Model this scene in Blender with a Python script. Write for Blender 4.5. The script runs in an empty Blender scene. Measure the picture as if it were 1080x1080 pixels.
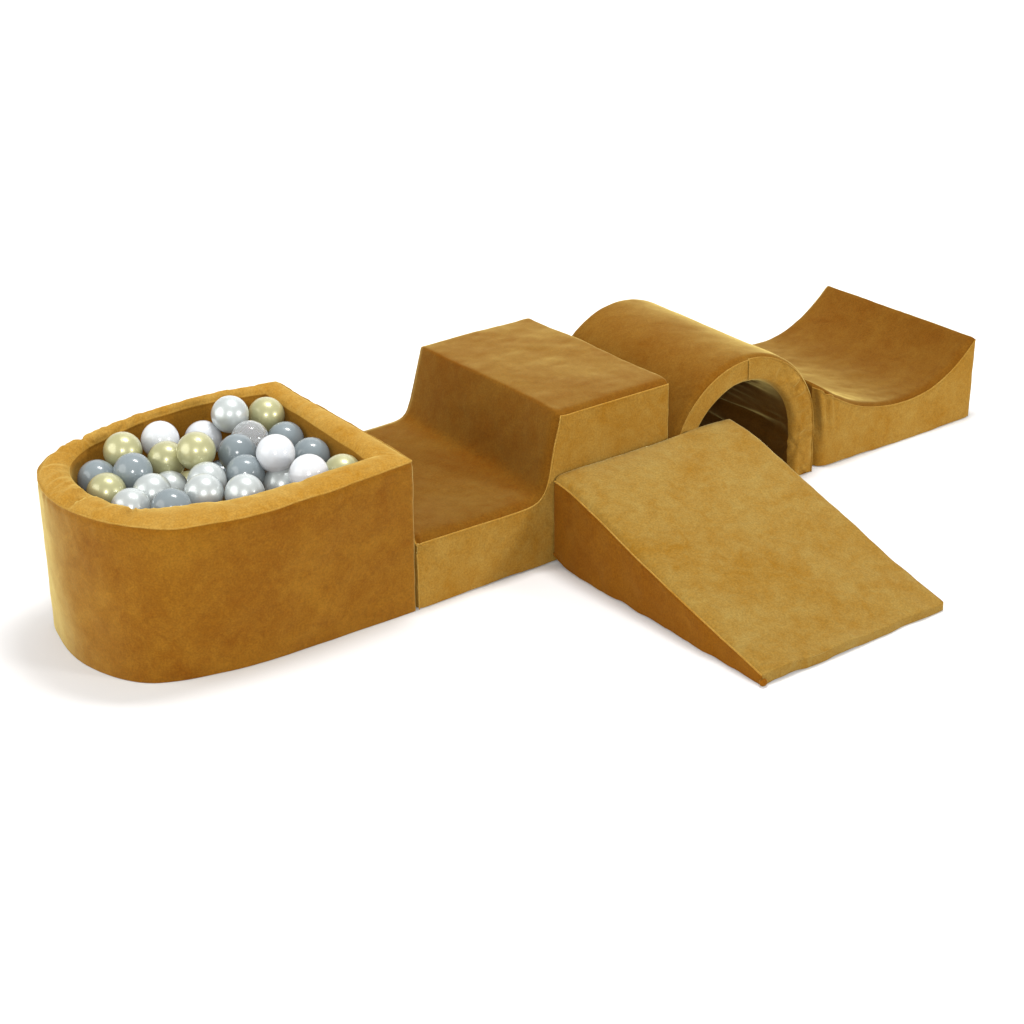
import bpy, math, random
import numpy as np
from mathutils import Matrix, Vector

S = 0.77            # layout units -> metres
scene = bpy.context.scene
col = scene.collection

# ------------------------------------------------------------------ camera
CAM = np.array([-2.3056818992728325, -3.5508217086595115, 2.265398047021107])
def cam_axes(yaw, pit, rol):
    fwd = np.array([-math.sin(yaw)*math.cos(pit), math.cos(yaw)*math.cos(pit), math.sin(pit)])
    r = np.cross(fwd, [0, 0, 1]); r /= np.linalg.norm(r); u = np.cross(r, fwd)
    return fwd, math.cos(rol)*r + math.sin(rol)*u, -math.sin(rol)*r + math.cos(rol)*u
FWD, RGT, UPV = cam_axes(math.radians(-35.95167395546963), math.radians(-21.63234079528452), math.radians(-0.8856409585042959))
cd = bpy.data.cameras.new('camera'); cam = bpy.data.objects.new('camera', cd); col.objects.link(cam)
M = Matrix(((RGT[0], UPV[0], -FWD[0], CAM[0]*S), (RGT[1], UPV[1], -FWD[1], CAM[1]*S),
            (RGT[2], UPV[2], -FWD[2], CAM[2]*S), (0, 0, 0, 1)))
cam.matrix_world = M
cd.sensor_width = 36; cd.sensor_fit = 'HORIZONTAL'
cd.lens = 2105.78/1080*36
cd.shift_x = 7.4955/1080; cd.shift_y = -138.8926/1080
cd.clip_start = 0.05; cd.clip_end = 100
scene.camera = cam

# ------------------------------------------------------------------ light
world = bpy.data.worlds.new('World'); scene.world = world; world.use_nodes = True
bg = world.node_tree.nodes['Background']
bg.inputs['Color'].default_value = (1, 1, 1, 1); bg.inputs['Strength'].default_value = 0.44
scene.view_settings.view_transform = 'Standard'; scene.view_settings.look = 'None'
scene.view_settings.exposure = 0.0; scene.view_settings.gamma = 1.0
scene.view_settings.use_curve_mapping = False

def softbox(name, loc, target, size, power, colour=(1, 1, 1), shape='DISK'):
    l = bpy.data.lights.new(name, 'AREA'); l.shape = shape; l.size = size
    l.energy = power; l.color = colour
    o = bpy.data.objects.new(name, l); col.objects.link(o)
    o.location = loc
    o.rotation_euler = (Vector(target)-Vector(loc)).to_track_quat('-Z', 'Y').to_euler()
    return o
C0 = (0.45, 0.1, 0.15)
softbox('flash_softbox', (CAM[0]*S-0.15, CAM[1]*S-0.15, CAM[2]*S+0.35), C0, 0.80, 70, (1, .995, .985))
softbox('side_softbox', (C0[0]+0.44*4.6, C0[1]-0.90*4.6, C0[2]+0.33*4.6), C0, 0.95, 104, (1, .99, .975))
softbox('added_left_fill', (-3.3, 0.9, 1.35), (-.3, 0.15, 0.15), 3.6, 95, (1, 1, .98))  # unseen fill lamp, added to brighten the left-facing panels and floor
softbox('overhead_softbox', (0.7, 0.9, 3.4), (0.5, 0.1, 0), 2.8, 12, (1, 1, 1))
softbox('added_backdrop_fill', (0.9, 0.2, 4.2), (3.2, 3.6, 1.2), 1.6, 260, (1, 1, 1))  # unseen lamp added to bring the backdrop up to white

# ------------------------------------------------------------------ helpers
def link(name, me, mat, parent=None):
    o = bpy.data.objects.new(name, me); col.objects.link(o)
    if mat: me.materials.append(mat)
    if parent: o.parent = parent
    return o
def thing(name, loc, label, cat, group=None):
    o = bpy.data.objects.new(name, None); col.objects.link(o)
    o.empty_display_size = 0.1
    o.location = loc; o['label'] = label; o['category'] = cat
    if group: o['group'] = group
    return o

def _hash(ix, iy, iz, seed):
    n = (ix.astype(np.int64)*374761393 + iy.astype(np.int64)*668265263 + iz.astype(np.int64)*2147483647 + seed*974634777) & 0x7fffffff
    n = ((n ^ (n >> 13))*1274126177) & 0x7fffffff
    return ((n ^ (n >> 16)) & 0xffff)/32767.5-1
def noise(P, scale, seed=0):
    q = np.asarray(P)*scale + 100.0
    i = np.floor(q).astype(int); f = q-i; f = f*f*f*(f*(f*6-15)+10)
    r = 0
    for a in (0, 1):
        for b in (0, 1):
            for c in (0, 1):
                w = (f[:, 0] if a else 1-f[:, 0])*(f[:, 1] if b else 1-f[:, 1])*(f[:, 2] if c else 1-f[:, 2])
                r = r+w*_hash(i[:, 0]+a, i[:, 1]+b, i[:, 2]+c, seed)
    return r
def fbm(P, scale, seed=0, oct=3):
    r = 0; a = 1
    for k in range(oct):
        r = r+a*noise(P, scale*2.03**k, seed+k*17); a *= .5
    return r
def ridge(x):                      # sharp crests of folded cloth from a -1..1 field
    return 1-2*np.abs(x)
def bump1(x, w): return np.exp(-(x/w)**2)

def nodes_1d(L, h=0.0075, e=0.0032):
    """0..1 parameters along a length L, bunched up at both ends"""
    off = [0]; s = e
    while off[-1] < L/2:
        off.append(off[-1]+s); s = min(s*(1.05 if len(off) < 5 else 1.3), h)
    off = np.array([o for o in off if o < L/2-0.4*s])
    mid = np.linspace(off[-1], L-off[-1], max(2, int((L-2*off[-1])/h)+1)+1)
    a = np.concatenate([off[:-1], mid, (L-off[:-1])[::-1]])
    return a/L
def smooth_curve(pts, n=24):
    P = np.array(pts, float)
    if len(P) == 2: return np.array([P[0]+(P[1]-P[0])*t for t in np.linspace(0, 1, n+1)])
    Q = np.vstack([2*P[0]-P[1], P, 2*P[-1]-P[-2]]); out = []
    for i in range(len(P)-1):
        a, b, c, d = Q[i:i+4]
        for t in np.linspace(0, 1, n, endpoint=False):
            out.append(.5*((2*b)+(-a+c)*t+(2*a-5*b+4*c-d)*t*t+(-a+3*b-3*c+d)*t**3))
    out.append(P[-1]); return np.array(out)
def piecewise(pieces, h=0.0075):
    """pieces: list of control polylines; corners between pieces stay sharp. Returns points, arclengths"""
    out = []
    for k, pc in enumerate(pieces):
        c = smooth_curve(pc); s = np.r_[0, np.cumsum(np.linalg.norm(np.diff(c, axis=0), axis=1))]
        t = nodes_1d(s[-1], h)*s[-1]
        q = np.array([np.interp(t, s, c[:, d]) for d in range(c.shape[1])]).T
        out.append(q if k == 0 else q[1:])
    q = np.vstack(out)
    s = np.r_[0, np.cumsum(np.linalg.norm(np.diff(q, axis=0), axis=1))]
    return q, s

def vnormals(V, Q):
    n = np.zeros_like(V)
    fn = np.cross(V[Q[:, 2]]-V[Q[:, 0]], V[Q[:, 3]]-V[Q[:, 1]])
    for k in range(4): np.add.at(n, Q[:, k], fn)
    return n/np.maximum(np.linalg.norm(n, axis=1, keepdims=True), 1e-12)
def relax(V, Q, it, lam=.5):
    E = np.vstack([Q[:, [0, 1]], Q[:, [1, 2]], Q[:, [2, 3]], Q[:, [3, 0]]]); E = np.unique(np.sort(E, axis=1), axis=0)
    deg = np.zeros(len(V)); np.add.at(deg, E[:, 0], 1); np.add.at(deg, E[:, 1], 1)
    for _ in range(it):
        a = np.zeros_like(V); np.add.at(a, E[:, 0], V[E[:, 1]]); np.add.at(a, E[:, 1], V[E[:, 0]])
        V = V+lam*(a/deg[:, None]-V)
    return V
def seam_lift(V, Q, F, pairs, h=0.0011):
    """raise a thin welt where two panels meet and tuck the cloth in beside it"""
    n = vnormals(V, Q)
    on = {}
    for p in set(F): on[p] = np.zeros(len(V), bool); on[p][Q[F == p].ravel()] = True
    lvl = np.full(len(V), 99)
    for a, b in pairs:
        if a in on and b in on: lvl[on[a] & on[b]] = 0
    for d in range(1, 4):
        cur = lvl == d-1; hit = cur[Q].any(axis=1)
        idx = np.unique(Q[hit].ravel()); idx = idx[lvl[idx] > d]; lvl[idx] = d
    amt = np.select([lvl == 0, lvl == 1, lvl == 2, lvl == 3], [h, -h*1.1, -h*.9, -h*.4], 0)
    return V+n*amt[:, None]
def emit(V, Q, F, names, mats, parent, origin):
    """cut the closed surface into one mesh per panel; normals stay those of the whole"""
    N = vnormals(V, Q)
    for p in sorted(set(F), key=lambda k: str(k)):
        q = Q[F == p]; idx, inv = np.unique(q.ravel(), return_inverse=True)
        me = bpy.data.meshes.new(names[p]); me.from_pydata(((V[idx]-origin)*S).tolist(), [], inv.reshape(-1, 4).tolist())
        me.validate(); me.polygons.foreach_set('use_smooth', [True]*len(me.polygons))
        me.normals_split_custom_set_from_vertices(N[idx].tolist())
        me.update(); link(names[p], me, mats[p], parent)
def outward(V, Q):
    c = V.mean(0); fn = np.cross(V[Q[:, 2]]-V[Q[:, 0]], V[Q[:, 3]]-V[Q[:, 1]])
    vol = (fn*(V[Q].mean(1)-c)).sum()
    return Q if vol > 0 else Q[:, ::-1]

def box_surface(A, B, yy, vv, ymap=None):
    """closed surface between two curves A (v=0) and B (v=1), swept over y. Axis-plane coordinates (a,z)."""
    nt, ny, nv = len(A), len(yy), len(vv)
    ids = {}; V = []; P = []
    def g(i, j, k):
        key = (i, j, k)
        if key not in ids:
            ids[key] = len(V); c = A[i]*(1-vv[k])+B[i]*vv[k]
            V.append((c[0], yy[j], c[1])); P.append((i, yy[j], vv[k]))
        return ids[key]
    Q = []; F = []
    for i in range(nt-1):
        for k in range(nv-1):
            for j, nm in ((0, 'front'), (ny-1, 'back')):
                q = (g(i, j, k), g(i+1, j, k), g(i+1, j, k+1), g(i, j, k+1)); Q.append(q if nm == 'front' else q[::-1]); F.append(nm)
        for j in range(ny-1):
            Q.append((g(i, j, nv-1), g(i+1, j, nv-1), g(i+1, j+1, nv-1), g(i, j+1, nv-1))); F.append('outer')
            Q.append((g(i, j, 0), g(i, j+1, 0), g(i+1, j+1, 0), g(i+1, j, 0))); F.append('inner')
    for j in range(ny-1):
        for k in range(nv-1):
            Q.append((g(0, j, k), g(0, j, k+1), g(0, j+1, k+1), g(0, j+1, k))); F.append('start')
            Q.append((g(nt-1, j, k), g(nt-1, j+1, k), g(nt-1, j+1, k+1), g(nt-1, j, k+1))); F.append('end')
    global RUN, COL0
    RUN = [ids[(i, 0, nv-1)] for i in range(nt)]; COL0 = [ids[(0, 0, k)] for k in range(nv)]
    V = np.array(V, float); Q = np.array(Q); F = np.array(F); P = np.array(P)
    return V, outward(V, Q), F, P

def roll_edges(V, P, B, r, k=.8, far=1.0, fade=0):
    """roll the outer panel over both side edges with radius r"""
    d = np.gradient(B, axis=0); nn = np.c_[-d[:, 1], d[:, 0]]; nn /= np.linalg.norm(nn, axis=1, keepdims=True)
    if nn[len(nn)//4, 1] < 0: nn = -nn
    s = np.r_[0, np.cumsum(np.linalg.norm(np.diff(B, axis=0), axis=1))]; wt = np.gradient(s)
    G = np.exp(-((s[:, None]-s[None])/.018)**2)*wt[None]; nn = G@nn/G.sum(1, keepdims=True)
    i = P[:, 0].astype(int); y = P[:, 1]; e = np.minimum(y-y.min(), y.max()-y)
    q = np.clip(1-e/r, 0, 1); drop = r*k*(1-np.sqrt(1-np.minimum(q, .999)**2))
    w = P[:, 2]**2*np.where(y > (y.min()+y.max())/2, far, 1.0)
    if fade: w = w*np.clip(B[i, 1]/fade, .0, 1)
    return V-np.c_[nn[i, 0], 0*y, nn[i, 1]]*(drop*w)[:, None]
def cord(name, pts, r, mat, parent, O, closed=False):
    """thin stitched welt along a run of points"""
    P = np.asarray(pts); m = len(P); vs = []; fs = []; ns = 6
    T = np.roll(P, -1, 0)-np.roll(P, 1, 0) if closed else np.gradient(P, axis=0)
    T /= np.maximum(np.linalg.norm(T, axis=1, keepdims=True), 1e-9)
    for p, t in zip(P, T):
        a = np.cross(t, [0.13, .21, .97]); a /= np.linalg.norm(a)+1e-9; b = np.cross(t, a)
        for j in range(ns):
            w = 2*math.pi*j/ns; vs.append(tuple((p-O+r*(math.cos(w)*a+math.sin(w)*b))*S))
    for i in range(m if closed else m-1):
        for j in range(ns): fs.append((i*ns+j, i*ns+(j+1) % ns, ((i+1) % m)*ns+(j+1) % ns, ((i+1) % m)*ns+j))
    me = bpy.data.meshes.new(name); me.from_pydata(vs, [], fs); me.polygons.foreach_set('use_smooth', [True]*len(fs)); me.update()
    return link(name, me, mat, parent)
def cloth_lumps(V, Q, seed, a=0.0016, b=0.0007):
    n = vnormals(V, Q)
    d = a*fbm(V, 5.5, seed, 2)+b*fbm(V, 22, seed+5, 2)
    return V+n*d[:, None]

# ------------------------------------------------------------------ materials
def nd(nt, t, **k):
    n = nt.nodes.new(t)
    for a, b in k.items(): setattr(n, a, b)
    return n
def velvet(name, dark, pale, sheen=.55, sr=.38, tint=(1, .80, .26, 1), seed=0.0, contrast=1.0):
    m = bpy.data.materials.new(name); m.use_nodes = True; nt = m.node_tree; L = nt.links.new
    bs = nt.nodes['Principled BSDF']
    tc = nd(nt, 'ShaderNodeTexCoord'); mp = nd(nt, 'ShaderNodeMapping')
    mp.inputs['Location'].default_value = (seed, seed*.7, -seed)
    L(tc.outputs['Object'], mp.inputs['Vector'])
    # brushed nap: large soft patches plus small mottling
    n1 = nd(nt, 'ShaderNodeTexNoise'); n1.inputs['Scale'].default_value = 7.5; n1.inputs['Detail'].default_value = 5; n1.inputs['Roughness'].default_value = .62; n1.inputs['Distortion'].default_value = .5
    n2 = nd(nt, 'ShaderNodeTexNoise'); n2.inputs['Scale'].default_value = 34; n2.inputs['Detail'].default_value = 4; n2.inputs['Roughness'].default_value = .72; n2.inputs['Distortion'].default_value = .8
    L(mp.outputs[0], n1.inputs['Vector']); L(mp.outputs[0], n2.inputs['Vector'])
    mx = nd(nt, 'ShaderNodeMath', operation='MULTIPLY_ADD'); mx.inputs[1].default_value = .46
    L(n2.outputs[0], mx.inputs[0])
    sc = nd(nt, 'ShaderNodeMath', operation='MULTIPLY'); sc.inputs[1].default_value = .54; L(n1.outputs[0], sc.inputs[0]); L(sc.outputs[0], mx.inputs[2])
    mr = nd(nt, 'ShaderNodeMapRange'); mr.inputs['From Min'].default_value = .5-.16/contrast; mr.inputs['From Max'].default_value = .5+.16/contrast
    L(mx.outputs[0], mr.inputs['Value'])
    cm = nd(nt, 'ShaderNodeMix', data_type='RGBA'); cm.inputs[6].default_value = (*dark, 1); cm.inputs[7].default_value = (*pale, 1)
    L(mr.outputs[0], cm.inputs[0])
    # pile: fine speckle
    n3 = nd(nt, 'ShaderNodeTexNoise'); n3.inputs['Scale'].default_value = 300; n3.inputs['Detail'].default_value = 2
    L(tc.outputs['Object'], n3.inputs['Vector'])
    ms = nd(nt, 'ShaderNodeMapRange'); ms.inputs['From Min'].default_value = .3; ms.inputs['From Max'].default_value = .7; ms.inputs['To Min'].default_value = .84; ms.inputs['To Max'].default_value = 1.16
    L(n3.outputs[0], ms.inputs['Value'])
    vm = nd(nt, 'ShaderNodeVectorMath', operation='SCALE'); L(cm.outputs[2], vm.inputs[0]); L(ms.outputs[0], vm.inputs['Scale'])
    L(vm.outputs[0], bs.inputs['Base Color'])
    bs.inputs['Roughness'].default_value = .85; bs.inputs['Specular IOR Level'].default_value = .05
    bs.inputs['Sheen Tint'].default_value = tint; bs.inputs['Sheen Roughness'].default_value = sr
    sm = nd(nt, 'ShaderNodeMapRange'); sm.inputs['To Min'].default_value = sheen*.82; sm.inputs['To Max'].default_value = sheen*1.15
    L(mr.outputs[0], sm.inputs['Value']); L(sm.outputs[0], bs.inputs['Sheen Weight'])
    bp = nd(nt, 'ShaderNodeBump'); bp.inputs['Strength'].default_value = .16; bp.inputs['Distance'].default_value = .0012
    n4 = nd(nt, 'ShaderNodeTexNoise'); n4.inputs['Scale'].default_value = 55; n4.inputs['Detail'].default_value = 5; n4.inputs['Distortion'].default_value = 1.0
    L(tc.outputs['Object'], n4.inputs['Vector']); L(n4.outputs[0], bp.inputs['Height']); L(bp.outputs[0], bs.inputs['Normal'])
    return m
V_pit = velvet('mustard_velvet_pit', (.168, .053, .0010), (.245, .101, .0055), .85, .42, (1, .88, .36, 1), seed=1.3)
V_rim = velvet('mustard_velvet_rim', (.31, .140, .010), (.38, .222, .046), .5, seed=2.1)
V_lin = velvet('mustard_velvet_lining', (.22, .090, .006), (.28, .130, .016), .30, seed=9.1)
V_tlin_shaded = velvet('mustard_velvet_tunnel_lining_shaded', (.060, .021, .0012), (.10, .038, .003), .45, seed=9.9)  # same velvet as outside; the shade inside the tunnel is put into its colour
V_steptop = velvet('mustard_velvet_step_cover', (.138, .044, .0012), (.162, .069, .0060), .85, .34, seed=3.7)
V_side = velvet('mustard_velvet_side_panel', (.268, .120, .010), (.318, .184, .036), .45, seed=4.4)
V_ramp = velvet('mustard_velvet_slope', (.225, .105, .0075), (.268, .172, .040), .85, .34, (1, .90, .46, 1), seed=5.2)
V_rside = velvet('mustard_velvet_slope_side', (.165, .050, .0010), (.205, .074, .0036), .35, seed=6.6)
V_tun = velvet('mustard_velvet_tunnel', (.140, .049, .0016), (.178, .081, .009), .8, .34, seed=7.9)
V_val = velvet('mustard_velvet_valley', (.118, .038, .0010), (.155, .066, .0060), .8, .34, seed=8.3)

def simple(name, c, rough, **k):
    m = bpy.data.materials.new(name); m.use_nodes = True; b = m.node_tree.nodes['Principled BSDF']
    b.inputs['Base Color'].default_value = (*c, 1); b.inputs['Roughness'].default_value = rough
    for a, v in k.items(): b.inputs[a.replace('_', ' ')].default_value = v
    nt = m.node_tree; n = nd(nt, 'ShaderNodeTexNoise'); n.inputs['Scale'].default_value = 60
    tc = nd(nt, 'ShaderNodeTexCoord'); nt.links.new(tc.outputs['Object'], n.inputs['Vector'])
    mr = nd(nt, 'ShaderNodeMapRange'); mr.inputs['To Min'].default_value = rough*.75; mr.inputs['To Max'].default_value = rough*1.3
    nt.links.new(n.outputs[0], mr.inputs['Value']); nt.links.new(mr.outputs[0], b.inputs['Roughness'])
    return m
BM = {
 'grey': simple('grey_plastic', (.20, .235, .25), .16),
 'white': simple('white_plastic', (.59, .61, .635), .14),
 'gold': simple('pearl_gold_plastic', (.43, .415, .215), .34, Metallic=.3, Coat_Weight=.6, Coat_Roughness=.12),
 'pearl': simple('pearl_silver_plastic', (.50, .535, .525), .33, Metallic=.35, Coat_Weight=.6, Coat_Roughness=.12),
 'clear': simple('clear_plastic', (.90, .92, .93), .05, Transmission_Weight=.82, IOR=1.42),
}
mf = bpy.data.materials.new('white_studio_paper'); mf.use_nodes = True
b = mf.node_tree.nodes['Principled BSDF']; b.inputs['Roughness'].default_value = .9; b.inputs['Specular IOR Level'].default_value = .1
_n = nd(mf.node_tree, 'ShaderNodeTexNoise'); _n.inputs['Scale'].default_value = 3
_r = nd(mf.node_tree, 'ShaderNodeMapRange'); _r.inputs['To Min'].default_value = .75; _r.inputs['To Max'].default_value = .77
mf.node_tree.links.new(_n.outputs[0], _r.inputs['Value']); mf.node_tree.links.new(_r.outputs[0], b.inputs['Base Color'])

# ------------------------------------------------------------------ floor: a white paper sweep
hd = np.array([FWD[0], FWD[1]]); hd /= np.linalg.norm(hd); hr = np.array([hd[1], -hd[0]])
prof = [(-7.0, 0)]+[(x, 0) for x in np.linspace(-6, 3.4, 20)]
prof += [(3.4+1.6*math.sin(a), 1.6-1.6*math.cos(a)) for a in np.linspace(.06, math.pi/2, 24)]+[(5.0, 3.5), (5.0, 6.0)]
xs = np.linspace(-7, 7, 15); vs = []; fs = []
for (d, z) in prof:
    for x in xs: vs.append((0.2+hd[0]*d+hr[0]*x, 0.0+hd[1]*d+hr[1]*x, z))
nx = len(xs)
for i in range(len(prof)-1):
    for j in range(nx-1): fs.append((i*nx+j, i*nx+j+1, (i+1)*nx+j+1, (i+1)*nx+j))
me = bpy.data.meshes.new('floor'); me.from_pydata(vs, [], fs); me.update()
me.polygons.foreach_set('use_smooth', [True]*len(me.polygons))
fl = link('floor', me, mf); fl['kind'] = 'structure'; fl['label'] = 'seamless white studio floor curving up behind the play set'

def settle(V, g=0.0012):
    V[:, 2] = np.maximum(V[:, 2], g); return V

# ------------------------------------------------------------------ ball pit
# matching control points: outer top (x,y,z) / outer base (x,y) / inner edge (x,y,z)
K = [((-.003, -.010, .394), (0, 0), (-.078, .072, .388)),
     ((-.16, -.021, .390), (-.16, .001), (-.19, .072, .386)),
     ((-.345, -.026, .388), (-.364, .003), (-.35, .074, .385)),
     ((-.447, -.023, .388), (-.46, .014), (-.45, .088, .385)),
     ((-.525, -.008, .388), (-.535, .029), (-.507, .114, .385)),
     ((-.595, .016, .388), (-.606, .050), (-.565, .140, .385)),
     ((-.662, .074, .388), (-.668, .085), (-.620, .172, .385)),
     ((-.712, .155, .388), (-.712, .148), (-.651, .216, .385)),
     ((-.743, .25, .388), (-.742, .24), (-.665, .287, .385)),
     ((-.749, .34, .389), (-.749, .32), (-.668, .35, .385)),
     ((-.740, .41, .390), (-.738, .401), (-.659, .42, .385)),
     ((-.716, .475, .394), (-.712, .487), (-.632, .478, .386)),
     ((-.662, .528, .399), (-.65, .53), (-.583, .522, .389)),
     ((-.582, .560, .402), (-.57, .56), (-.525, .548, .393)),
     ((-.47, .590, .405), (-.46, .58), (-.445, .572, .397)),
     ((-.36, .607, .407), (-.35, .595), (-.36, .588, .399)),
     ((-.25, .609, .407), (-.25, .60), (-.26, .592, .399)),
     ((-.12, .606, .405), (-.12, .602), (-.14, .584, .396)),
     ((-.002, .604, .399), (0, .600), (-.060, .570, .391))]
OT = np.array([k[0] for k in K]); OB = np.array([k[1] for k in K]); IT = np.array([k[2] for k in K])
ALL = np.hstack([OT, OB, IT])
side = np.vstack([ALL[-1], .5*(ALL[-1]+ALL[0])+np.array([.004, 0, -.002, 0, 0, 0, 0, -.002]), ALL[0]])
def ring_param():
    out = []
    for pc in (ALL, side):
        c = smooth_curve(pc); s = np.r_[0, np.cumsum(np.linalg.norm(np.diff(c[:, :2], axis=0), axis=1))]
        t = nodes_1d(s[-1], .008)*s[-1]
        out.append(np.array([np.interp(t, s, c[:, d]) for d in range(8)]).T[:-1])
    return np.vstack(out)
R_ = ring_param(); nr = len(R_)
arc = np.r_[0, np.cumsum(np.linalg.norm(np.diff(R_[:, :2], axis=0), axis=1))]
wv = nodes_1d(.39, .009); rv = nodes_1d(.078, .006); iv = nodes_1d(.22, .009)
rows = []; tags = []
for v in wv:                       # outer wall, base to rim
    p = np.c_[R_[:, 3:5]*(1-v)+R_[:, 0:2]*v, R_[:, 2]*v]
    rows.append(p); tags.append('wall')
for v in rv[1:]:                   # rim
    dome = .015*(4*v*(1-v))**.7
    rows.append(np.c_[R_[:, 0:3]*(1-v)+R_[:, 5:8]*v]+np.array([0, 0, dome])); tags.append('rim')
for v in iv[1:]:                   # inner wall
    p = R_[:, 5:8].copy(); p[:, 2] = p[:, 2]*(1-v)+.17*v; rows.append(p); tags.append('inner')
V = np.vstack(rows); nrow = len(rows); Q = []; F = []
for r in range(nrow-1):
    for i in range(nr):
        j = (i+1) % nr; Q.append((r*nr+i, r*nr+j, (r+1)*nr+j, (r+1)*nr+i)); F.append(tags[r+1])
Q = np.array(Q)[:, ::-1]; F = np.array(F)
if vnormals(V, Q)[nr*5][1] > 0: Q = Q[:, ::-1]
row = np.repeat(np.arange(nrow), nr); A_ = np.tile(arc, nrow)
base_z = V[:, 2].copy()
V = relax(V, Q, 10)
V[row == 0, 2] = 0
V = cloth_lumps(V, Q, 11, .0026, .0006)
n = vnormals(V, Q)
nw = len(wv); rimv = np.clip((row-(nw-1))/(len(rv)-1), 0, 1)
isr = (row >= nw-1) & (row <= nw-1+len(rv)-1)
curv = np.clip(bump1(A_-.68, .16)+bump1(A_-.98, .10)+bump1(A_-1.22, .22)+.22+.5*bump1(A_-.40, .08), 0, 1)   # where the cover is gathered round the bend
curv *= np.clip(.75+.9*noise(np.c_[A_, A_*0, A_*0], 9, 77), .15, 1.4)
skew = (rimv-.5)*.03*noise(np.c_[A_, A_*0, A_*0], 5, 61)*3
fold = noise(np.c_[A_+skew, A_*0, A_*0], 34, 3)+.3*noise(np.c_[A_+skew*1.4, rimv*.03, A_*0], 85, 8)
V += n*(np.where(isr, np.sin(np.pi*rimv)**.6*curv*np.where(A_ < 1.0, .0085, .0058)*(.7*ridge(fold)+.5*fold), 0))[:, None]
# slight gathers just under the rim and a puckered seam
under = bump1(base_z-.385, .03)*(row < nw)
V += n*(under*.0012*noise(np.c_[A_, A_*0, V[:, 2]*.2], 60, 21))[:, None]
V[:, 2] += np.where(isr | (row >= nw-4), .0016*noise(np.c_[A_, A_*0, A_*0], 13, 5), 0)
V = seam_lift(V, Q, F, [('wall', 'rim')], .0012)
V = seam_lift(V, Q, F, [('rim', 'inner')], .0008)
V = settle(V)
O = np.array([-.36, .30, 0])
pit = thing('ball_pit', O*S, 'U-shaped mustard velvet ball pit filled with balls, at the near left end of the row', 'ball pit')
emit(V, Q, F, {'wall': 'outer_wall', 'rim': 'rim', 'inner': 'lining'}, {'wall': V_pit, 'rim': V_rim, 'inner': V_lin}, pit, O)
fp = [tuple((np.array([x, y, .206])-O)*S) for x, y in R_[:, 5:7]]
cord('seam', V[(nw-1)*nr:nw*nr], .0017, V_rim, pit, O, closed=True)
me = bpy.data.meshes.new('floor_pad'); me.from_pydata(fp+[tuple((np.array([-.35, .3, .206])-O)*S)], [], [(i, (i+1) % nr, nr) for i in range(nr)]); me.update()
link('floor_pad', me, V_lin, pit)

# ------------------------------------------------------------------ step block
W = .6
top, ts = piecewise([[(.006, .186), (.10, .186), (.25, .184), (.330, .185), (.358, .188), (.372, .197), (.381, .216), (.391, .252), (.403, .310), (.416, .360), (.429, .403)],
                     [(.429, .403), (.55, .404), (.785, .404)]])
bot = np.c_[.45*top[:, 0]+.55*(.006+.779*ts/ts[-1]), np.zeros(len(top))]
V, Q, F, P = box_surface(bot, top, nodes_1d(W)*W, nodes_1d(.3, .011))
# softer hollow towards the back of the tread
yb = np.clip(V[:, 1]/W, 0, 1)
V[:, 2] += P[:, 2]*yb*.020*np.clip((.400-V[:, 0])/.035, 0, 1)
V[:, 0] += P[:, 2]*(.004*np.sin(V[:, 1]*9))*(V[:, 0] > .3)*(V[:, 0] < .5)*(V[:, 2] > .2)
V = roll_edges(V, P, top, .022, .8, .25)
V = relax(V, Q, 11)
V = cloth_lumps(V, Q, 31, .0028, .0008)
n = vnormals(V, Q)
def pinch(V, c, ax, r, k, amp, ph=0.0):
    """radial gathers round a stitched corner in the plane of axes ax"""
    dx = V[:, ax[0]]-c[ax[0]]; dy = V[:, ax[1]]-c[ax[1]]; o = 3-ax[0]-ax[1]
    R = np.sqrt(dx*dx+dy*dy)+1e-6; a = np.arctan2(dy, dx)
    return amp*np.sin(a*k+ph+R*25)*np.exp(-(R/r)**2)*np.clip(R/.01, 0, 1)*np.exp(-((V[:, o]-c[o])/.03)**2)
d = pinch(V, (.012, 0, .165), (0, 2), .040, 6, .0042)+pinch(V, (.45, 0, .375), (0, 2), .04, 7, .0010, 1.)
V += n*d[:, None]
V = seam_lift(V, Q, F, [('front', 'outer'), ('front', 'start'), ('back', 'outer'), ('front', 'end')], .0010)
V = settle(V); V[:, 0] = np.maximum(V[:, 0], .0035); V[:, 0] = np.minimum(V[:, 0], .7865)
O = np.array([.39, .30, 0])
st = thing('foam_step', O*S, 'mustard velvet two-level step block between the ball pit and the tunnel', 'step block')
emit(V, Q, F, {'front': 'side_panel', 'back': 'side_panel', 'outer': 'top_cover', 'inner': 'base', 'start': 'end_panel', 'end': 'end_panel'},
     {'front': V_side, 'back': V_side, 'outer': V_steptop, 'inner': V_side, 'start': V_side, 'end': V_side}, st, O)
cord('seam', np.vstack([V[COL0], V[RUN][1:]])-[0, .0006, 0], .0017, V_rim, st, O)

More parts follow.
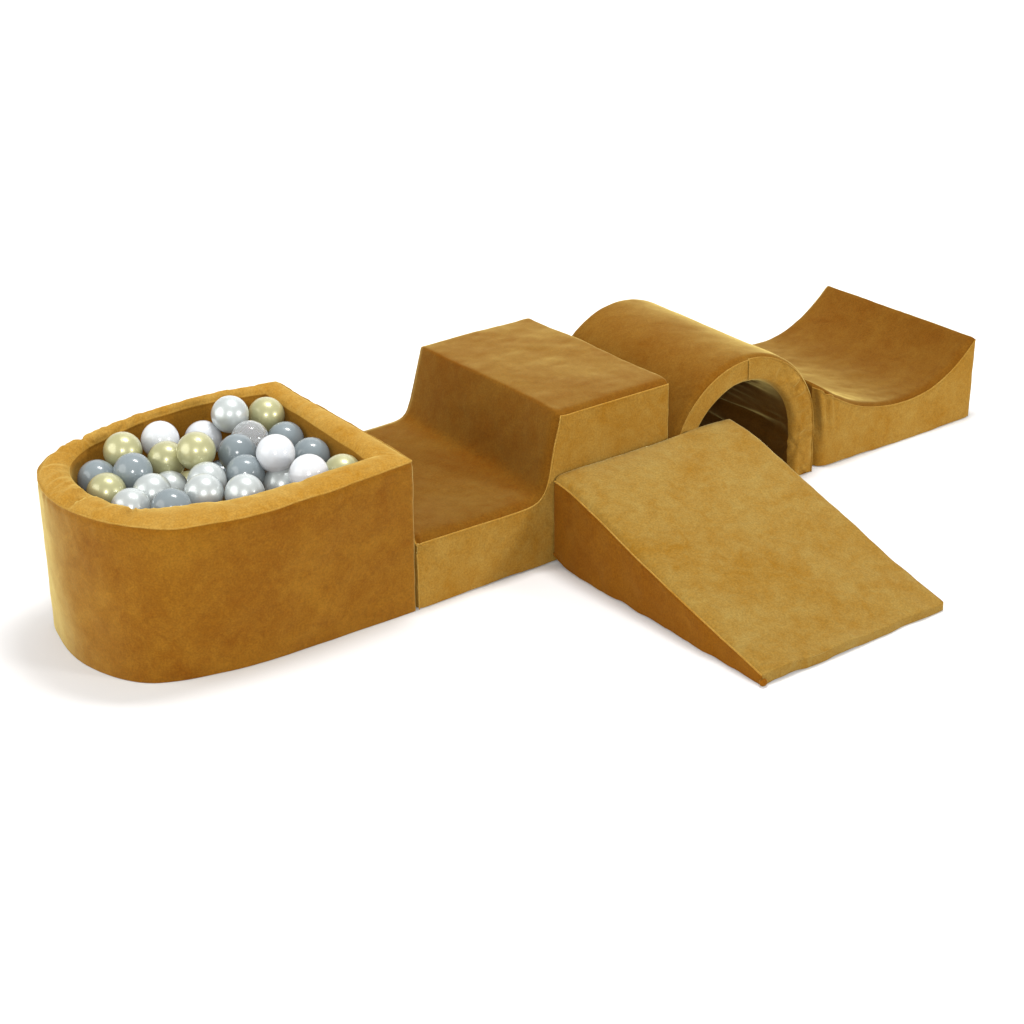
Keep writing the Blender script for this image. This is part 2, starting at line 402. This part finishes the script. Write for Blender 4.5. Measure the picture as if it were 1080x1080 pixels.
# ------------------------------------------------------------------ ramp (profile along -y, width along x)
rt, rs = piecewise([[(0, .244), (-.03, .242), (-.10, .229), (-.20, .201), (-.31, .164), (-.42, .127), (-.53, .091), (-.63, .058), (-.71, .034), (-.764, .019)]])
rb = np.c_[rt[:, 0], np.zeros(len(rt))]
xw = nodes_1d(.584)*.584+.406
V, Q, F, P = box_surface(rb, rt, xw, nodes_1d(.22, .011))
V = roll_edges(V, P, rt, .032, .58, .12, .16)
V = V[:, [1, 0, 2]]; Q = outward(V, Q[:, ::-1])
t = np.clip(-V[:, 1]/.764, 0, 1); u = (V[:, 0]-.406)/.584
V[:, 2] += P[:, 2]*.013*np.clip(1-u, 0, 1)*t**2
V[:, 2] += P[:, 2]*(.006*np.sin(np.pi*np.clip(u, 0, 1))*np.sin(np.pi*t))
V[:, 2] = np.maximum(V[:, 2], .034*np.clip(1+V[:, 1]/.045, 0, 1)*(1-P[:, 2]))        # rounded heel
V = relax(V, Q, 9)
V = cloth_lumps(V, Q, 51, .0030, .0011)
n = vnormals(V, Q)
# wavy, slightly gathered toe and long edges
V[:, 2] += .003*noise(np.c_[V[:, 0], V[:, 1]*0, V[:, 1]*0], 22, 3)*bump1(V[:, 1]+.757, .05)
V[:, 1] += .005*noise(np.c_[V[:, 0], V[:, 1]*0, V[:, 1]*0], 14, 6)*bump1(V[:, 1]+.757, .03)
V += n*(.0018*noise(np.c_[V[:, 1], V[:, 2]*0, V[:, 2]*0], 18, 9)*bump1(u, .08))[:, None]
V = seam_lift(V, Q, F, [('front', 'outer')], .0008)
V = settle(V); V[:, 1] = np.minimum(V[:, 1], -.006)
O = np.array([.698, -.38, 0])
rp = thing('foam_ramp', O*S, 'mustard velvet wedge ramp sloping toward the viewer, in front of the row', 'ramp')
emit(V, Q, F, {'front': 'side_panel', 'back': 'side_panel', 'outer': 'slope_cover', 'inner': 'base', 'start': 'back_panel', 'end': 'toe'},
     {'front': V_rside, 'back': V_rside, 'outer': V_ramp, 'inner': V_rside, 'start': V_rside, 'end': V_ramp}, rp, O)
cord('seam', V[RUN]-[.0006, 0, 0], .0018, V_rim, rp, O)
# small folded corner tabs of the cover at the two ends of the toe
def blob(name, c, r, mat, parent, O, seed):
    vs = []; fs = []; a, b = 14, 20
    for i in range(a+1):
        th = math.pi*i/a
        for j in range(b):
            ph = 2*math.pi*j/b; q = np.array([math.sin(th)*math.cos(ph), math.sin(th)*math.sin(ph), math.cos(th)])
            k = 1+.08*math.sin(2*ph+seed)*math.sin(th)
            vs.append(tuple(((np.array(c)-O)+q*np.array(r)*k)*S))
    for i in range(a):
        for j in range(b): fs.append((i*b+j, (i+1)*b+j, (i+1)*b+(j+1) % b, i*b+(j+1) % b))
    me = bpy.data.meshes.new(name); me.from_pydata(vs, [], fs); me.validate(); me.update()
    me.polygons.foreach_set('use_smooth', [True]*len(me.polygons)); return link(name, me, mat, parent)
blob('corner_tab', (.411, -.760, .0095), (.0105, .010, .0085), V_rside, rp, O, .4)

# ------------------------------------------------------------------ tunnel
cx, cz, Ro, Ri, DT = 1.050, .138, .262, .183, .535
def arch_curve(R, n):
    a = np.linspace(math.pi, 0, n); return [(cx+R*math.cos(k), cz+R*math.sin(k)) for k in a]
Lleg = .138; steps = []
oc, os_ = piecewise([[(cx-Ro, 0.0), (cx-Ro, .07)]+arch_curve(Ro, 17)+[(cx+Ro, .07), (cx+Ro, 0.0)]], .008)
# matching inner points by normalised position (legs and arc)
def inner_match(q):
    x, z = q
    if z <= cz: return (cx+math.copysign(Ri, x-cx), z)
    a = math.atan2(z-cz, x-cx); return (cx+Ri*math.cos(a), cz+Ri*math.sin(a))
ic = np.array([inner_match(q) for q in oc])
V, Q, F, P = box_surface(ic, oc, nodes_1d(DT)*DT, nodes_1d(.079, .006))
ii = P[:, 0].astype(int); iseam = int(np.argmin(np.abs(oc[:, 0]-1.048)+(oc[:, 1] < .2)*9))
fm = Q[F == 'front']; cen = P[Q][:, :, 0].mean(1)
F = F.astype('<U12'); F[(F == 'front') & (cen < iseam)] = 'front_l'
F[(F == 'inner') & (P[Q][:, :, 1].mean(1) < .026)] = 'lip'
V = roll_edges(V, P, oc, .014)
_q = np.clip(1-P[:, 1]/.032, 0, 1); _d = .020*(1-np.sqrt(1-np.minimum(_q, .999)**2))*(1-P[:, 2])**2
_r = np.c_[V[:, 0]-cx, np.maximum(V[:, 2]-cz, 0)]; _r /= np.linalg.norm(_r, axis=1, keepdims=True); V[:, 0] += _r[:, 0]*_d; V[:, 2] += _r[:, 1]*_d
V = relax(V, Q, 7)
V[:, 2] += .010*np.clip(V[:, 1]/DT, 0, 1)*np.clip((V[:, 2]-.2)/.2, 0, 1)
V = cloth_lumps(V, Q, 71, .0018, .0006)
n = vnormals(V, Q)
ang = np.arctan2(V[:, 2]-cz, V[:, 0]-cx)
isin = P[:, 2] < .02
front = P[:, 1] < 1e-6
# right half of the front panel: radial gathers
rad = noise(np.c_[ang, P[:, 2]*.12, ang*0], 13, 4)+.5*noise(np.c_[ang+P[:, 2]*.06, ang*0, ang*0], 22, 9)
g = (np.clip((1.25-ang)/.3, 0, 1)+bump1(ang-2.85, .25)*1.2)*np.sin(np.pi*np.clip(P[:, 2], 0, 1))**.7
V += n*(np.where(front, .0075*g*rad, 0))[:, None]
# lining: long folds running down the tunnel, gathered to a point at the front
yy_ = V[:, 1]
fl_ = noise(np.c_[ang+.12*yy_, yy_*.25, ang*0], 7.0, 12)+.5*noise(np.c_[ang-.2*yy_, yy_*.3, ang*0], 15, 14)
V += n*(np.where(isin, .015*np.clip(yy_/.16, 0, 1)**2*(3-2*np.clip(yy_/.16, 0, 1))*np.clip((DT-yy_)/.05, 0, 1)*(.6*ridge(fl_)+.6*fl_), 0))[:, None]
n = vnormals(V, Q)
c = np.array([1.234, .0, .098]); dv = V-c; Rr = np.linalg.norm(dv, axis=1)+1e-6
a2 = np.arctan2(dv[:, 2], np.where(isin, dv[:, 1], -dv[:, 0]))
V += n*(.0030*np.sin(a2*7+.6)*np.exp(-(Rr/.07)**2)*np.clip(Rr/.012, 0, 1)-.010*np.exp(-(Rr/.014)**2))[:, None]
# small gathers at the left foot
c = np.array([.81, 0, .20]); dv = V-c; Rr = np.linalg.norm(dv, axis=1)
V += n*(front*.0035*np.sin(dv[:, 2]*260+dv[:, 0]*60)*np.exp(-(Rr/.055)**2))[:, None]
# the left panel of the face lies over the right one
V[:, 1] += np.where(front, np.where(ii <= iseam, -.0055, .002), 0)
V = seam_lift(V, Q, F, [('front', 'outer'), ('front_l', 'outer'), ('back', 'outer'), ('front', 'front_l')], .0009)
V = settle(V); V[:, 0] = np.clip(V[:, 0], .7885, 1.318)
O = np.array([cx, DT/2, 0])
tn = thing('foam_tunnel', O*S, 'mustard velvet arch tunnel with a dark round opening, behind the ramp', 'tunnel')
V_front = V_side
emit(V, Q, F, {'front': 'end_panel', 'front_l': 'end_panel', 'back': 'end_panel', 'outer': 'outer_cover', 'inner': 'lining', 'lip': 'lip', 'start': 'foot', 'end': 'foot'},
     {'front': V_side, 'front_l': V_side, 'back': V_side, 'outer': V_tun, 'inner': V_tlin_shaded, 'lip': V_side, 'start': V_tun, 'end': V_tun}, tn, O)
cord('seam', V[RUN]-[0, .0006, 0], .0016, V_side, tn, O)
kk = sorted(set(np.where((ii == iseam) & (P[:, 1] < 1e-6))[0]), key=lambda q: P[q, 2])
cord('seam', V[kk]-[0, .0012, 0], .0018, V_rim, tn, O)

# ------------------------------------------------------------------ valley block
vt, vs_ = piecewise([[(1.326, .247), (1.362, .224), (1.415, .190), (1.49, .156), (1.586, .134), (1.675, .128), (1.759, .139), (1.834, .170), (1.892, .208), (1.938, .249)]])
vb = np.c_[vt[:, 0], np.zeros(len(vt))]
V, Q, F, P = box_surface(vb, vt, nodes_1d(W)*W, nodes_1d(.24, .011))
V[:, 1] += (P[:, 1] < .2)*.034*np.clip(1-(V[:, 0]-1.326)/.032, 0, 1)**2
V = roll_edges(V, P, vt, .016)
V = relax(V, Q, 9)
V = cloth_lumps(V, Q, 91, .0024, .0010)
n = vnormals(V, Q); front = P[:, 1] < 1e-6
V += n*(front*.0068*np.sin((V[:, 0]-1.326)*230+V[:, 2]*26)*np.exp(-((V[:, 0]-1.345)/.028)**2)*np.clip((V[:, 2]-.06)/.1, 0, 1))[:, None]
V = seam_lift(V, Q, F, [('front', 'outer'), ('back', 'outer'), ('front', 'start'), ('front', 'end'), ('end', 'outer')], .0010)
V = settle(V); V[:, 0] = np.maximum(V[:, 0], 1.323)
O = np.array([1.63, .30, 0])
vl = thing('foam_valley', O*S, 'mustard velvet block with a hollow curved top, at the far right end of the row', 'foam block')
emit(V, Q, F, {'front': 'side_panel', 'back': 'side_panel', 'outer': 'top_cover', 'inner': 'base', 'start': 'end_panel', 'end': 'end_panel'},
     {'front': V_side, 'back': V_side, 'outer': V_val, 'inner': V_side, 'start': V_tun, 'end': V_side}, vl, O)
cord('seam', V[RUN]-[0, .0006, 0], .0016, V_side, vl, O)

# ------------------------------------------------------------------ balls
BALLS = np.array([[-0.4936, 0.4932, 0.3801],
 [-0.3841, 0.516, 0.372],
 [-0.2678, 0.52, 0.3414],
 [-0.2062, 0.4891, 0.4014],
 [-0.1029, 0.4956, 0.3701],
 [-0.4126, 0.4295, 0.3566],
 [-0.3686, 0.36, 0.3922],
 [-0.5809, 0.4555, 0.3452],
 [-0.5153, 0.3988, 0.3648],
 [-0.5987, 0.3688, 0.3474],
 [-0.5134, 0.3079, 0.3438],
 [-0.4436, 0.3602, 0.3123],
 [-0.5892, 0.2639, 0.3444],
 [-0.5237, 0.1917, 0.3523],
 [-0.4332, 0.2067, 0.3566],
 [-0.3855, 0.2824, 0.3466],
 [-0.199, 0.4089, 0.3607],
 [-0.2671, 0.3482, 0.3636],
 [-0.2942, 0.2642, 0.3469],
 [-0.2239, 0.2395, 0.388],
 [-0.1079, 0.3963, 0.3381],
 [-0.1135, 0.266, 0.3417],
 [-0.2035, 0.1238, 0.3718],
 [-0.221, 0.2255, 0.3131],
 [-0.3577, 0.1531, 0.3546],
 [-0.1158, 0.1193, 0.3499],
 [-0.2543, 0.4642, 0.252],
 [-0.1626, 0.451, 0.252],
 [-0.3455, 0.4545, 0.252],
 [-0.319, 0.3672, 0.252]])
INFO = [
 ('gold', 'gold ball nearest the left back wall of the pit, above a grey ball'),
 ('white', 'leftmost white ball, against the back wall between two gold balls'),
 ('white', 'white ball by the back wall, half hidden behind the big gold ball'),
 ('pearl', 'pearly silver ball, the topmost ball, against the back rim'),
 ('gold', 'gold ball in the back right corner of the pit'),
 ('gold', 'gold ball tucked low between the white ball and another gold ball'),
 ('gold', 'big bright gold ball covering the front of a white ball'),
 ('grey', 'grey ball at the far left end, partly behind a gold ball'),
 ('grey', 'grey ball at the left, just below the leftmost back gold ball'),
 ('gold', 'gold ball at the left end, nearest the front rim'),
 ('pearl', 'pearly silver ball right below the left grey ball and above the front grey ball'),
 ('pearl', 'pearly silver ball mostly hidden behind two other pearly balls'),
 ('pearl', 'pearly silver ball touching the front rim at the left, beside the front gold ball'),
 ('grey', 'grey ball half sunk behind the front rim, lowest of the grey balls'),
 ('pearl', 'pearly silver ball beside the front grey ball, overlapping the pearly ball behind it'),
 ('pearl', 'pearly silver ball in the middle, just below the big gold ball'),
 ('clear', 'clear see-through ball below the topmost pearly ball'),
 ('grey', 'grey ball in front of the clear ball and right of the big gold ball'),
 ('grey', 'grey ball in the middle, directly below another grey ball'),
 ('white', 'white ball in the middle between the clear ball and the right grey balls'),
 ('grey', 'grey ball by the right wall, just below the corner gold ball'),
 ('grey', 'grey ball by the right wall, behind the front white ball'),
 ('white', 'white ball nearest the front rim at the right'),
 ('pearl', 'pearly silver ball between two white balls, at the front rim'),
 ('pearl', 'pearly silver ball at the front rim, below the middle grey balls'),
 ('gold', 'gold ball mostly hidden in the front right corner of the pit'),
]
under_cols = ['grey', 'pearl', 'gold', 'gold']
UNDER = ['grey ball of the lower layer, a dark sliver beside the big gold ball',
         'pearly silver ball of the lower layer, peeping out beside the white middle ball',
         'gold ball of the lower layer, a sliver under the big bright gold ball',
         'gold ball of the lower layer, a sliver among the pearly balls in the middle']
def ball_mesh(r):
    a, b_ = 40, 56; vs = [(0, 0, r)]; fs = []
    for i in range(1, a):
        th = math.pi*i/a; lat = math.pi/2-th
        k = r*(1+.010*math.exp(-(lat/.025)**2)-.004*math.exp(-((abs(lat)-.06)/.03)**2))
        for j in range(b_):
            ph = 2*math.pi*j/b_; vs.append((k*math.sin(th)*math.cos(ph), k*math.sin(th)*math.sin(ph), k*math.cos(th)))
    vs.append((0, 0, -r)); last = len(vs)-1
    for j in range(b_):
        fs.append((0, 1+j, 1+(j+1) % b_)); fs.append((last, 1+(a-2)*b_+(j+1) % b_, 1+(a-2)*b_+j))
    for i in range(a-2):
        for j in range(b_): fs.append((1+i*b_+j, 1+(i+1)*b_+j, 1+(i+1)*b_+(j+1) % b_, 1+i*b_+(j+1) % b_))
    me = bpy.data.meshes.new('ball'); me.from_pydata(vs, [], fs)
    me.polygons.foreach_set('use_smooth', [True]*len(me.polygons)); me.update(); return me
BR = .0461*S
meshes = {}
for k, m in BM.items():
    me = ball_mesh(BR)
    if k == 'clear':                      # hollow: add the inside of the thin shell
        vs_o = [tuple(v.co) for v in me.vertices]; fs_o = [tuple(f.vertices) for f in me.polygons]; nv_ = len(vs_o)
        me = bpy.data.meshes.new('ball'); me.from_pydata(vs_o+[tuple(c*.965 for c in v) for v in vs_o], [], fs_o+[tuple(i+nv_ for i in reversed(f)) for f in fs_o])
        me.polygons.foreach_set('use_smooth', [True]*len(me.polygons)); me.update()
    me.materials.append(m); meshes[k] = me
rnd = random.Random(5)
for i, p in enumerate(BALLS):
    if i < len(INFO): c, lab = INFO[i]
    else:
        c = under_cols[i-len(INFO)]; lab = UNDER[i-len(INFO)]
    o = bpy.data.objects.new('ball', meshes[c]); col.objects.link(o)
    o.location = tuple(p*S); o.rotation_euler = (rnd.uniform(0, 6.28), rnd.uniform(0, 6.28), rnd.uniform(0, 6.28))
    o['label'] = lab; o['category'] = 'ball'; o['group'] = 'plastic balls in the ball pit'
